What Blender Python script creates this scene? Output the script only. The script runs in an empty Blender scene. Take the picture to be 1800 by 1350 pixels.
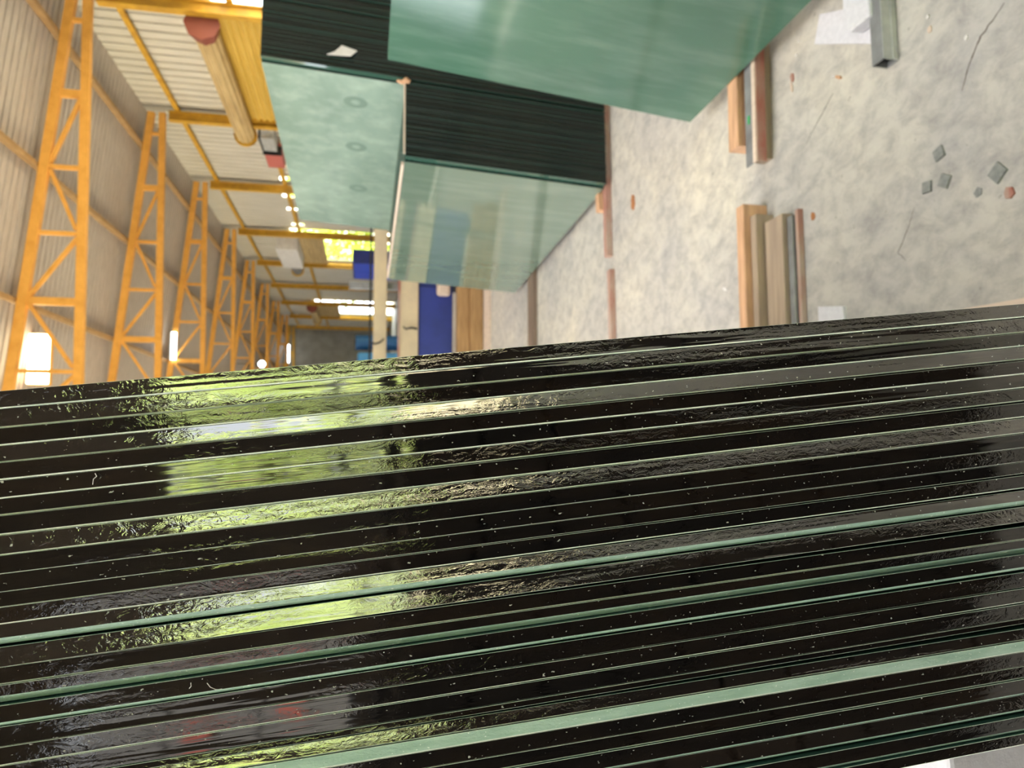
import bpy, math, random
from mathutils import Vector, Matrix
S = bpy.context.scene
COL = S.collection
rnd = random.Random(7)
# ------------------------------------------------------------------ camera (phone held on its side, just in front of the glass edges)
RIGHT = Vector((0.9974, -0.0715, 0.0143)).normalized()
FWD = Vector((0.0729, 0.9777, -0.1971)).normalized()
UP = RIGHT.cross(FWD).normalized(); RIGHT = FWD.cross(UP).normalized()
cd = bpy.data.cameras.new('camera'); cam = bpy.data.objects.new('camera', cd); COL.objects.link(cam)
cx, cy, cz = -UP, RIGHT, -FWD
cam.matrix_world = Matrix(((cx.x, cy.x, cz.x, 0), (cx.y, cy.y, cz.y, 0), (cx.z, cy.z, cz.z, 1.5), (0, 0, 0, 1)))
cd.sensor_width = 36; cd.lens = 26.0; cd.clip_start = 0.02; cd.clip_end = 300
cd.dof.use_dof = True; cd.dof.focus_distance = 0.46; cd.dof.aperture_fstop = 12.0
S.camera = cam
# ------------------------------------------------------------------ sky, sun, exposure
W = bpy.data.worlds.new('world'); S.world = W; W.use_nodes = True
wn = W.node_tree; wn.nodes.clear()
wo = wn.nodes.new('ShaderNodeOutputWorld'); bg = wn.nodes.new('ShaderNodeBackground')
bg.inputs[0].default_value = (0.90, 0.95, 1.0, 1); bg.inputs[1].default_value = 6.0
wn.links.new(bg.outputs[0], wo.inputs[0])
sd = bpy.data.lights.new('sun', 'SUN'); sd.energy = 100; sd.angle = 0.02; sd.color = (1, 0.93, 0.80)
sun = bpy.data.objects.new('sun', sd); COL.objects.link(sun); sun.rotation_euler = Vector((-0.30, 0.28, 1.0)).to_track_quat('Z', 'Y').to_euler()
S.view_settings.view_transform = 'Standard'; S.view_settings.look = 'None'
S.view_settings.gamma = 1; S.view_settings.use_curve_mapping = False
S.view_settings.exposure = 0.0
for i_, (x_, y_, sx_, sy_, e_) in enumerate(((-1.0, 1.6, 2.6, 5.0, 350), (-6.0, 3.0, 2.4, 6.0, 350), (2.6, -2.5, 1.6, 3.0, 150))):  # unseen fill lamps added under the roof to brighten the near floor
    ld = bpy.data.lights.new('added_fill_lamp', 'AREA'); ld.shape = 'RECTANGLE'; ld.size = sx_; ld.size_y = sy_; ld.energy = e_; ld.color = (1, .98, .94)
    lo = bpy.data.objects.new('added_fill_lamp', ld); COL.objects.link(lo); lo.location = (x_, y_, 5.98 if x_ > 2 else 6.02)
ROOF_FILL = ((-1.0, 1.6, 2.6, 5.0), (-6.0, 3.0, 2.4, 6.0), (2.6, -2.5, 1.6, 3.0))   # roof openings added above the fill lamps
S.cycles.max_bounces = 10; S.cycles.diffuse_bounces = 5; S.cycles.glossy_bounces = 4
S.cycles.sample_clamp_indirect = 8
S.cycles.use_denoising = True


# ------------------------------------------------------------------ materials
def mat(name, col=(.5, .5, .5), rough=.6, metal=0, ior=1.45, emit=None, es=0, spec=.5):
    m = bpy.data.materials.new(name); m.use_nodes = True
    b = m.node_tree.nodes['Principled BSDF']
    b.inputs['Base Color'].default_value = (*col, 1); b.inputs['Roughness'].default_value = rough
    b.inputs['Metallic'].default_value = metal; b.inputs['IOR'].default_value = ior
    b.inputs['Specular IOR Level'].default_value = spec
    if emit: b.inputs['Emission Color'].default_value = (*emit, 1); b.inputs['Emission Strength'].default_value = es
    return m


class NT:
    def __init__(s, m): s.m = m; s.t = m.node_tree; s.b = s.t.nodes['Principled BSDF']
    def n(s, ty, **k):
        o = s.t.nodes.new(ty)
        for a, v in k.items(): setattr(o, a, v)
        return o
    def l(s, a, b): s.t.links.new(a, b)
    def coord(s, scale=(1, 1, 1), out='Object', rot=(0, 0, 0), rand=False):
        tc = s.n('ShaderNodeTexCoord'); mp = s.n('ShaderNodeMapping')
        mp.inputs['Scale'].default_value = scale; mp.inputs['Rotation'].default_value = rot
        s.l(tc.outputs[out], mp.inputs[0])
        if rand:
            oi = s.n('ShaderNodeObjectInfo'); mu = s.n('ShaderNodeMath', operation='MULTIPLY'); mu.inputs[1].default_value = 60
            s.l(oi.outputs['Random'], mu.inputs[0]); s.l(mu.outputs[0], mp.inputs['Location'])
        return mp.outputs[0]
    def noise(s, co, scale, detail=4, rough=.55, dist=0):
        o = s.n('ShaderNodeTexNoise'); o.inputs['Scale'].default_value = scale
        o.inputs['Detail'].default_value = detail; o.inputs['Roughness'].default_value = rough; o.inputs['Distortion'].default_value = dist
        s.l(co, o.inputs['Vector']); return o.outputs[0]
    def ramp(s, f, stops):
        r = s.n('ShaderNodeValToRGB'); e = r.color_ramp.elements
        while len(e) < len(stops): e.new(.5)
        for i, (p, c) in enumerate(stops):
            e[i].position = p; e[i].color = (*c, 1) if len(c) == 3 else c
        s.l(f, r.inputs[0]); return r.outputs[0]
    def mix(s, f, a, b, mode='MIX'):
        o = s.n('ShaderNodeMix', data_type='RGBA', blend_type=mode)
        if isinstance(f, (int, float)): o.inputs[0].default_value = f
        else: s.l(f, o.inputs[0])
        for i, v in ((6, a), (7, b)):
            if isinstance(v, tuple): o.inputs[i].default_value = (*v, 1)
            else: s.l(v, o.inputs[i])
        return o.outputs[2]
    def bump(s, h, dist, strength=1, prev=None):
        o = s.n('ShaderNodeBump'); o.inputs['Distance'].default_value = dist; o.inputs['Strength'].default_value = strength
        s.l(h, o.inputs['Height'])
        if prev is not None: s.l(prev, o.inputs['Normal'])
        return o.outputs[0]
    def col(s, c): s.l(c, s.b.inputs['Base Color'])
    def nrm(s, c): s.l(c, s.b.inputs['Normal'])


def worn(name, base, dark, scale=3, stretch=(1, 1, 1), rough=.6, lo=.35, hi=.65, spec=.4, metal=0, out='Object', bump=0):
    m = mat(name, base, rough, metal, spec=spec); t = NT(m)
    f = t.noise(t.coord(stretch, out), scale, 6, .6)
    t.col(t.ramp(f, [(lo, dark), (hi, base)]))
    if bump: t.nrm(t.bump(f, bump))
    return m


M = {}
# concrete floor: mottled grey and cream, dark specks, fine bump
m = mat('concrete_floor', (.5, .48, .43), .55, spec=.35); t = NT(m); M['floor'] = m
co = t.coord()
a = t.ramp(t.noise(co, 1.1, 8, .62, .6), [(.34, (.43, .42, .41)), (.52, (.53, .51, .465)), (.68, (.64, .60, .51))])
b = t.ramp(t.noise(t.coord((1.5, 1, 1), rot=(0, 0, .5)), 9, 9, .75, .3), [(.32, (.62, .62, .65)), (.58, (1, 1, 1))])
c = t.mix(1, a, b, 'MULTIPLY')
sp = t.ramp(t.noise(co, 34, 3, .6), [(.68, (0, 0, 0)), (.74, (.8, .8, .8))])
c = t.mix(sp, c, (.22, .20, .17))
sp2 = t.ramp(t.noise(t.coord((1, 1, 1), rot=(0, 0, 1)), 3.4, 6, .6, 1.2), [(.60, (0, 0, 0)), (.72, (.55, .55, .55))])
c = t.mix(sp2, c, (.30, .29, .27))
t.col(c); t.nrm(t.bump(t.noise(co, 30, 6, .7), .002))
# ground outside
M['ground'] = worn('sunlit_ground', (.42, .36, .26), (.25, .24, .16), 2, rough=.9, out='Object')
# galvanised / painted sheets
M['roof'] = worn('beige_roof_sheet', (.56, .51, .47), (.42, .38, .345), 4, (1, 5, 1), .55, .3, .7)
M['wall'] = worn('grey_wall_sheet', (.66, .64, .57), (.52, .50, .43), 2, (1, 6, .6), .45, .3, .7)
M['outer'] = worn('dim_grey_sheet', (.30, .29, .26), (.22, .21, .19), 2, rough=.6)
M['orange'] = worn('orange_yellow_steel_paint', (.83, .44, .10), (.70, .35, .07), 6, rough=.45)
M['yellow'] = worn('yellow_steel_paint', (.62, .36, .035), (.46, .25, .03), 5, rough=.5)
M['purlin'] = worn('tan_steel_paint', (.44, .29, .14), (.33, .21, .10), 5, rough=.55)
M['curtain'] = worn('yellow_shutter_slats', (.66, .44, .09), (.56, .36, .06), 1, (1, 1, 4), .5)
M['roll'] = worn('tan_shutter_roll', (.60, .45, .22), (.42, .30, .14), 3, (1, .5, 4), .5)
M['endcap'] = mat('red_brown_cap', (.25, .07, .05), .6)
M['cream'] = worn('cream_machine_paint', (.66, .55, .36), (.52, .44, .31), 3, rough=.4)
M['blue'] = worn('deep_blue_paint', (.035, .055, .27), (.025, .04, .17), 2, rough=.45)
M['stain'] = mat('black_brown_stain', (.035, .026, .02), .7)
M['doorblue'] = mat('bright_blue_door', (.05, .09, .62), .4)
M['skyblue'] = mat('light_blue_plastic', (.10, .36, .70), .5)
M['white'] = worn('white_paper', (.72, .71, .70), (.60, .59, .58), 12, rough=.8)
M['foam'] = worn('white_foam', (.68, .68, .73), (.60, .60, .65), 60, rough=.9, bump=.001)
M['black'] = mat('black_rubber', (.015, .015, .015), .6)
M['pad'] = worn('grey_cork_pad', (.27, .28, .27), (.19, .20, .20), 90, rough=.85)
M['galv'] = worn('galvanised_steel', (.52, .54, .52), (.36, .38, .38), 14, (1, .3, 1), .45, metal=.35)
M['galvdark'] = worn('dull_steel', (.30, .31, .32), (.2, .2, .21), 12, rough=.5, metal=.3)
M['redox'] = worn('red_oxide_steel', (.34, .12, .09), (.42, .33, .28), 9, (.4, 3, 1), .6)
M['wood'] = worn('raw_orange_wood', (.68, .41, .25), (.46, .27, .16), 5, (1, 9, 6), .7, bump=.002)
M['wood2'] = worn('weathered_grey_wood', (.44, .34, .25), (.30, .23, .18), 5, (.6, 9, 6), .75, bump=.002)
M['palewood'] = worn('pale_pink_wood', (.68, .56, .46), (.56, .45, .37), 6, (9, .6, 6), .7)
M['lumber'] = worn('brown_timber', (.44, .27, .12), (.27, .15, .06), 4, (.5, 5, 5), .7)
M['rust'] = mat('rusty_chip', (.36, .15, .06), .8)
M['crack'] = mat('dark_crack', (.12, .10, .085), .95)
M['redbox'] = mat('faded_red_paint', (.48, .13, .11), .5)
M['leafpale'] = mat('pale_sunlit_leaf', (.62, .85, .40), .5)
M['leafbright'] = mat('yellow_green_leaf', (.26, .40, .03), .5)
M['leaf'] = mat('mid_green_leaf', (.34, .48, .12), .5)
M['bark'] = mat('bark', (.16, .11, .07), .9)
M['flood'] = mat('warm_lamp_lens', (1, 1, 1), .4, emit=(1, .80, .48), es=14)
M['tube'] = mat('white_lamp_tube', (1, 1, 1), .4, emit=(.95, .98, 1), es=9)
M['darkwall'] = worn('brown_back_wall', (.16, .13, .10), (.10, .08, .07), 2, rough=.8)
for k in ('leafbright', 'leaf', 'leafpale'):
    M[k].node_tree.nodes['Principled BSDF'].inputs['Transmission Weight'].default_value = 0
    t = NT(M[k]); c0 = tuple(t.b.inputs['Base Color'].default_value)[:3]
    f = t.noise(t.coord(out='Object'), 1.6, 3)
    t.col(t.ramp(f, [(.35, tuple(x * .55 for x in c0)), (.6, c0), (.75, (c0[0] * 1.6, c0[1] * 1.25, c0[2]))]))
    tr = t.n('ShaderNodeBsdfTranslucent'); mx = t.n('ShaderNodeMixShader'); mx.inputs[0].default_value = .45
    tr.inputs[0].default_value = (c0[0] * 1.5, c0[1] * 1.2, c0[2], 1)
    out = t.t.nodes['Material Output']; t.l(t.b.outputs[0], mx.inputs[1]); t.l(tr.outputs[0], mx.inputs[2]); t.l(mx.outputs[0], out.inputs[0])


def edge_mat(name, amp, dust=.5, base=(.002, .002, .002), ior=1.62):
    """polished end of a glass sheet seen edge-on: nearly black body, glossy rippled surface, dust specks"""
    m = mat(name, base, .04, ior=ior); t = NT(m)
    co = t.coord((1, 1, .035), rand=True)
    co2 = t.coord((1, 1, .45), rand=True)
    h1 = t.noise(co, 130, 2, .5, .3); h2 = t.noise(co2, 200, 3, .6, 1.8)
    patch = t.ramp(t.noise(t.coord((1, 1, .1), rand=True), 50, 1), [(.42, (0, 0, 0)), (.62, (1, 1, 1))])
    mu = t.n('ShaderNodeMath', operation='MULTIPLY'); t.l(h2, mu.inputs[0]); t.l(patch, mu.inputs[1])
    n1 = t.bump(h1, amp); n2 = t.bump(mu.outputs[0], amp * .75, prev=n1)
    t.nrm(n2)
    d = t.ramp(t.noise(t.coord((1, 1, .6), rand=True), 520, 2, .5), [(.715, (0, 0, 0)), (.745, (dust, dust, dust))])
    br = t.ramp(t.noise(t.coord((1, 1, .12), rand=True), 40, 4), [(.4, base), (.75, (base[0] * 3 + .004, base[1] * 2.2 + .002, base[2] * 2))])
    t.col(t.mix(d, br, (.75, .80, .72)))
    r = t.n('ShaderNodeMath', operation='MULTIPLY_ADD'); r.inputs[1].default_value = .7; r.inputs[2].default_value = .035
    t.l(d, r.inputs[0]); t.l(r.outputs[0], t.b.inputs['Roughness'])
    return m


def ground_edge(name, col, dark, spark=.9):
    m = mat(name, col, .38, ior=1.5); t = NT(m)
    f = t.noise(t.coord((1, 1, .15), rand=True), 160, 4, .6)
    c = t.ramp(f, [(.35, dark), (.65, col)])
    d = t.ramp(t.noise(t.coord((1, 1, .7), rand=True), 700, 1), [(.70, (0, 0, 0)), (.74, (spark, spark, spark))])
    t.col(t.mix(d, c, (.85, .92, .86)))
    t.nrm(t.bump(t.noise(t.coord((1, 1, .5), rand=True), 700, 3), .0006))
    return m


M['edge'] = edge_mat('dark_polished_glass_edge', .00022)
M['edgewavy'] = edge_mat('rippled_wet_glass_edge', .00045)
M['edgewet'] = edge_mat('wet_glass_edge', .00045, ior=2.1)
M['edgefar'] = edge_mat('dark_glass_stack_edge', .0001, .1, (.0025, .007, .006), ior=1.42)
M['arris'] = ground_edge('pale_ground_arris', (.82, .90, .78), (.50, .62, .52))
M['arriswide'] = ground_edge('teal_green_ground_edge', (.40, .58, .49), (.28, .45, .36))
M['arrisfar'] = mat('dim_green_arris', (.018, .035, .03), .3)


def face_mat(name, col, col2, haze, ior=1.7, rough=.06, st=(1, .5, .35)):
    """the broad face of green float glass backed by more sheets: dusty film over a deep green glossy body"""
    m = mat(name, col, rough, ior=ior); t = NT(m)
    f = t.noise(t.coord(st), 2.2, 4, .5, .5)
    c = t.ramp(f, [(.3, col2), (.7, col)])
    f2 = t.ramp(t.noise(t.coord((1, 1.4 * st[1] * 2, st[2] * .8)), 7, 6, .6), [(.45, (0, 0, 0)), (.85, (haze, haze, haze))])
    t.col(t.mix(f2, c, (.60, .68, .60)))
    t.nrm(t.bump(t.noise(t.coord((1, .4, .25)), 3, 2), .002))
    return m


M['facedeep'] = face_mat('deep_green_glass_face', (.075, .175, .12), (.04, .11, .08), .15, ior=1.5, rough=.1)
M['facepale'] = face_mat('pale_dusty_green_glass_face', (.20, .29, .23), (.10, .17, .13), .28, ior=1.4, rough=.32, st=(1, .35, 1.1))
M['facemirror'] = face_mat('clear_green_mirroring_glass_face', (.13, .19, .15), (.10, .16, .12), .12, ior=2.3, rough=.05)
M['mark'] = mat('faint_dark_ring', (.10, .17, .13), .4)
M['face'] = mat('dark_green_glass_face', (.03, .08, .06), .05, ior=1.6)


# ------------------------------------------------------------------ builders
class MB:
    def __init__(s): s.v = []; s.f = []; s.m = []
    def quad(s, pts, mi=0):
        i = len(s.v); s.v += [tuple(p) for p in pts]; s.f.append(tuple(range(i, i + len(pts)))); s.m.append(mi)
    def hexa(s, c, mi=0):
        """c: 8 corners, bottom ring then top ring (counter-clockwise from above)"""
        i = len(s.v); s.v += [tuple(p) for p in c]
        for f in ((3, 2, 1, 0), (4, 5, 6, 7), (0, 1, 5, 4), (1, 2, 6, 5), (2, 3, 7, 6), (3, 0, 4, 7)):
            s.f.append(tuple(i + k for k in f)); s.m.append(mi)
    def box(s, a, b, mi=0):
        x0, y0, z0 = a; x1, y1, z1 = b
        s.hexa([(x0, y0, z0), (x1, y0, z0), (x1, y1, z0), (x0, y1, z0), (x0, y0, z1), (x1, y0, z1), (x1, y1, z1), (x0, y1, z1)], mi)
    def beam(s, p, q, w, h, up=(0, 0, 1), mi=0):
        p = Vector(p); q = Vector(q); d = (q - p).normalized(); u = Vector(up)
        r = d.cross(u).normalized(); u = r.cross(d)
        c = []
        for P in (p, q):
            c.append([P - r * w / 2 - u * h / 2, P + r * w / 2 - u * h / 2, P + r * w / 2 + u * h / 2, P - r * w / 2 + u * h / 2])
        i = len(s.v); s.v += [tuple(x) for x in c[0] + c[1]]
        for f in ((0, 3, 2, 1), (4, 5, 6, 7), (0, 1, 5, 4), (1, 2, 6, 5), (2, 3, 7, 6), (3, 0, 4, 7)):
            s.f.append(tuple(i + k for k in f)); s.m.append(mi)
    def tube(s, pts, r, n=10, mi=0, ribs=0):
        pts = [Vector(p) for p in pts]; rings = []
        for k, P in enumerate(pts):
            d = (pts[min(k + 1, len(pts) - 1)] - pts[max(k - 1, 0)]).normalized()
            a = d.orthogonal().normalized() if abs(d.z) > .9 else d.cross(Vector((0, 0, 1))).normalized()
            b = d.cross(a); rk = r[k] if isinstance(r, (list, tuple)) else r
            i = len(s.v); rings.append(i)
            for j in range(n):
                t = 2 * math.pi * j / n; rr = rk * (1 + (ribs if j % 2 else -ribs))
                s.v.append(tuple(P + (a * math.cos(t) + b * math.sin(t)) * rr))
        for k in range(len(pts) - 1):
            for j in range(n):
                j2 = (j + 1) % n
                s.f.append((rings[k] + j, rings[k] + j2, rings[k + 1] + j2, rings[k + 1] + j)); s.m.append(mi)
        s.f.append(tuple(rings[0] + j for j in range(n))[::-1]); s.m.append(mi)
        s.f.append(tuple(rings[-1] + j for j in range(n))); s.m.append(mi)
    def build(s, name, mats, parent=None, loc=None, bevel=0, smooth=False, solid=0):
        me = bpy.data.meshes.new(name)
        if loc is None: loc = (0, 0, 0)
        L = Vector(loc); me.from_pydata([tuple(Vector(v) - L) for v in s.v], [], s.f); me.update()
        if not isinstance(mats, (list, tuple)): mats = [mats]
        for x in mats: me.materials.append(x)
        for p, k in zip(me.polygons, s.m): p.material_index = k; p.use_smooth = smooth
        o = bpy.data.objects.new(name, me); COL.objects.link(o); o.location = loc; s.last = o.name
        if parent: o.parent = parent
        if bevel:
            md = o.modifiers.new('bevel', 'BEVEL'); md.width = bevel; md.segments = 2; md.limit_method = 'ANGLE'
        if solid:
            md = o.modifiers.new('solid', 'SOLIDIFY'); md.thickness = solid
        return o


def tag(o, label=None, cat=None, group=None, kind=None):
    if label: o['label'] = label
    if cat: o['category'] = cat
    if group: o['group'] = group
    if kind: o['kind'] = kind
    return o


def empty(name, loc, label, cat, group=None, rz=0):
    o = bpy.data.objects.new(name, None); COL.objects.link(o); o.location = loc; o.rotation_euler = (0, 0, rz)
    o.empty_display_size = .1
    return tag(o, label, cat, group)


def structure(o): o['kind'] = 'structure'; return o


ORD = ['first', 'second', 'third', 'fourth', 'fifth', 'sixth', 'seventh', 'eighth', 'ninth', 'tenth', 'eleventh', 'twelfth', 'thirteenth', 'fourteenth', 'fifteenth',
       'sixteenth', 'seventeenth', 'eighteenth', 'nineteenth', 'twentieth', 'twenty-first', 'twenty-second', 'twenty-third', 'twenty-fourth', 'twenty-fifth',
       'twenty-sixth', 'twenty-seventh', 'twenty-eighth', 'twenty-ninth', 'thirtieth', 'thirty-first', 'thirty-second']

# ------------------------------------------------------------------ the hall
BAY = [7.35, 11.5, 15.65, 19.8, 24.2, 28.4, 32.6, 36.7, 40.8, 44.9]
XW = 6.71            # right wall sheet
mb = MB(); mb.box((-12.6, -6.6, -.12), (6.86, 45.1, 0)); structure(mb.build('floor', M['floor']))
mb = MB(); mb.box((-60, -60, -.30), (80, 110, -.13)); structure(mb.build('ground_outside', M['ground']))


def corr_wall(mb, y0, y1, z0, z1, x=XW, pitch=.26, d=.08, mi=0):
    y0 -= .03; y1 += .03; y = y0; prof = []
    k = 0
    while y < y1:
        for f, o in ((0, 0), (.64, 0), (.67, d), (.84, d), (.87, 0)):
            yy = y + f * pitch
            if yy < y1: prof.append((yy, o))
        y += pitch
    prof.append((y1, prof[-1][1]))
    for (a, oa), (b, ob) in zip(prof[:-1], prof[1:]):
        mb.quad([(x + oa, a, z0), (x + ob, b, z0), (x + ob, b, z1), (x + oa, a, z1)], mi)


RZ0, RSL, XR = 5.86, .104, -2.9       # roof underside at X=6.4, slope, ridge
def roofz(X): return RZ0 + (6.4 - X) * RSL if X > XR else RZ0 + (6.4 - XR) * RSL - (XR - X) * RSL


mb = MB()
WT = 6.0
open_z = {-2: 0, -1: 0, 0: 3.95, 4: 3.9, 7: 3.9, 1: 3.9}
corr_wall(mb, -6.5, 7.35, 0, WT)
for i in range(9):
    a, b = BAY[i], BAY[i + 1]
    if i in (0, 1, 4, 7):
        corr_wall(mb, a, b, open_z[i], WT)
    elif i == 2:      # a slot of daylight shows in places beside the middle rail
        corr_wall(mb, a, b, 0, 3.40); corr_wall(mb, a, b, 3.78, WT)
        gaps = [(15.9, 16.15), (17.6, 17.95), (18.4, 18.75), (19.35, 19.7)]
        y = a
        for g0, g1 in gaps:
            corr_wall(mb, y, g0, 3.40, 3.78); y = g1
        corr_wall(mb, y, b, 3.40, 3.78)
        for g0, g1 in gaps: corr_wall(mb, g0, g1, 3.40, 3.46); corr_wall(mb, g0, g1, 3.70, 3.78)
    elif i == 3:
        corr_wall(mb, a, b, 0, 3.40); corr_wall(mb, a, b, 3.78, WT)
        gaps = [(20.6, 21.1), (22.0, 22.3), (23.6, 23.9)]
        y = a
        for g0, g1 in gaps:
            corr_wall(mb, y, g0, 3.40, 3.78); y = g1
        corr_wall(mb, y, b, 3.40, 3.78)
    else:
        corr_wall(mb, a, b, 0, WT)
structure(mb.build('wall_right', M['wall'], solid=.004))
# end wall far away, with a paler sheeted door filling its right part
mb = MB()
mb.box((-12.5, 44.95, 0), (6.8, 45.05, 6.9)); structure(mb.build('wall_far', M['outer']))
mb = MB(); z = .05
while z < 4.9:
    mb.box((3.2, 44.86, z), (6.2, 44.93, z + .10)); mb.box((3.2, 44.89, z + .10), (6.2, 44.93, z + .13)); z += .13
structure(mb.build('door_1', M['outer']))
# wall behind the photographer, a doorway to the garden and an added high window
mb = MB()
Yb = -6.5
mb.box((2.4, Yb - .1, 0), (6.7, Yb, 6.9)); mb.box((.02, Yb - .1, 3.35), (2.4, Yb, 6.9))
mb.box((-1.9, Yb - .1, 0), (.02, Yb, 6.9)); mb.box((-3.9, Yb - .1, 0), (-1.9, Yb, 1.5)); mb.box((-3.9, Yb - .1, 4.1), (-1.9, Yb, 6.9))
mb.box((-12.5, Yb - .1, 0), (-3.9, Yb, 6.9)); structure(mb.build('wall_near', M['darkwall']))
mb = MB()
for x in (-3.9, -3.25, -2.6, -1.95): mb.box((x, Yb - .06, 1.5), (x + .05, Yb - .01, 4.1))
for z in (1.5, 2.35, 3.2, 4.05): mb.box((-3.9, Yb - .07, z), (-1.9, Yb - .02, z + .05))
structure(mb.build('added_window', M['galvdark']))  # window added to give the near edges a grey reflection
mb = MB()
for x in (.35, 1.25): mb.box((x, Yb - .06, 0), (x + .05, Yb - .01, 3.35))
mb.box((.02, Yb - .06, 1.72), (2.4, Yb - .01, 1.78)); structure(mb.build('door_2', M['galvdark']))
mb = MB(); mb.box((-9, -10.6, -.13), (-1.9, -10.3, 5.2)); tag(mb.build('added_grey_wall', mat('grey_render', (.20, .20, .21), .9)), 'plain grey rendered wall added outside the rear window, mirrored in the near glass edges', 'wall')  # unseen wall added to set the grey tone of the reflection
for (a_, b_, z_) in ((-4.1, -3.5, 3.0), (-4.6, -3.9, 2.2), (-5.3, -4.7, 3.5)):  # boards added to put red marks into that reflection
    mb = MB(); mb.box((a_, -10.29, z_), (b_, -10.26, z_ + .35))
    tag(mb.build('added_red_board', M['redbox'], loc=(a_, -10.28, z_)), {-4.1: 'middle', -4.6: 'lowest', -5.3: 'leftmost'}[a_] + ' faded red board added on the grey wall outside', 'board', 'added red boards outside')
# left side of the hall: open bays below a sheeted band
mb = MB(); mb.box((-12.55, -6.5, 4.3), (-12.5, 45, 5.0)); mb.box((-12.55, -6.5, 0), (-12.5, 45, .9)); mb.box((-12.56, 24, .9), (-12.5, 45, 4.3))  # last box closes the far bays, added to darken the far hall
structure(mb.build('wall_left', M['outer']))
# corrugated roof, two slopes
mb = MB(); y = -6.6; p = .172; prof = []
while y < 45.1:
    for f, o in ((0, 0), (.72, 0), (.74, .11), (.94, .11), (.96, 0)): prof.append((y + f * p, o))
    y += p
for (a, oa), (b, ob) in zip(prof[:-1], prof[1:]):
    segs = [(XR, 6.95), (-12.7, XR)]
    for sx, sy, lx, ly in ROOF_FILL:
        if sy - ly / 2 < (a + b) / 2 < sy + ly / 2:
            segs = [q for X0, X1 in segs for q in ([(X0, sx - lx / 2), (sx + lx / 2, X1)] if X0 < sx < X1 else [(X0, X1)])]
    for X0, X1 in segs:
        mb.quad([(X0, a, roofz(X0) + oa + .12), (X1, a, roofz(X1) + oa + .12), (X1, b, roofz(X1) + ob + .12), (X0, b, roofz(X0) + ob + .12)])
structure(mb.build('ceiling', M['roof'], solid=.004))

m = mat('milky_fill_panel', (.8, .8, .76), .8); t = NT(m); tr = t.n('ShaderNodeBsdfTranslucent'); tr.inputs[0].default_value = (.07, .07, .066, 1)  # panels added over the fill lamps to hold back direct sun
t.l(tr.outputs[0], t.t.nodes['Material Output'].inputs[0])
mb = MB()
for sx, sy, lx, ly in ROOF_FILL:
    X0, X1 = sx - lx / 2 - .05, sx + lx / 2 + .05; Y0, Y1 = sy - ly / 2 - .2, sy + ly / 2 + .2
    P_ = [X0] + ([XR] if X0 < XR < X1 else []) + [X1]
    for a_, b_ in zip(P_[:-1], P_[1:]): mb.quad([(a_, Y0, roofz(a_) + .20), (b_, Y0, roofz(b_) + .20), (b_, Y1, roofz(b_) + .20), (a_, Y1, roofz(a_) + .20)])
structure(mb.build('roof_fill_panel', m))
# purlins (one length each) and wall rails
for i, X in enumerate((5.9, 3.92, 1.95, 0, -1.95)):
    mb = MB(); z = roofz(X) + .055
    mb.beam((X, -6.4, z), (X, 44.8, z), .07, .11, up=(RSL, 0, 1))
    tag(mb.build('roof_purlin', M['purlin'], loc=(X, 11, z)), 'tan steel roof purlin running the length of the hall, ' + ORD[i] + ' from the right wall', 'purlin', 'purlins under the roof sheets')
for z, l in ((5.27, 'upper yellow wall rail just under the eave of the right wall'), (3.58, 'lower yellow wall rail halfway up the right wall')):
    mb = MB()
    mb.box((6.605, -6.4, z - .05), (6.635, 44.85, z + .05))
    tag(mb.build('wall_rail', M['yellow'], loc=(6.61, 11, z)), l, 'rail', 'rails along the right wall')

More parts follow.
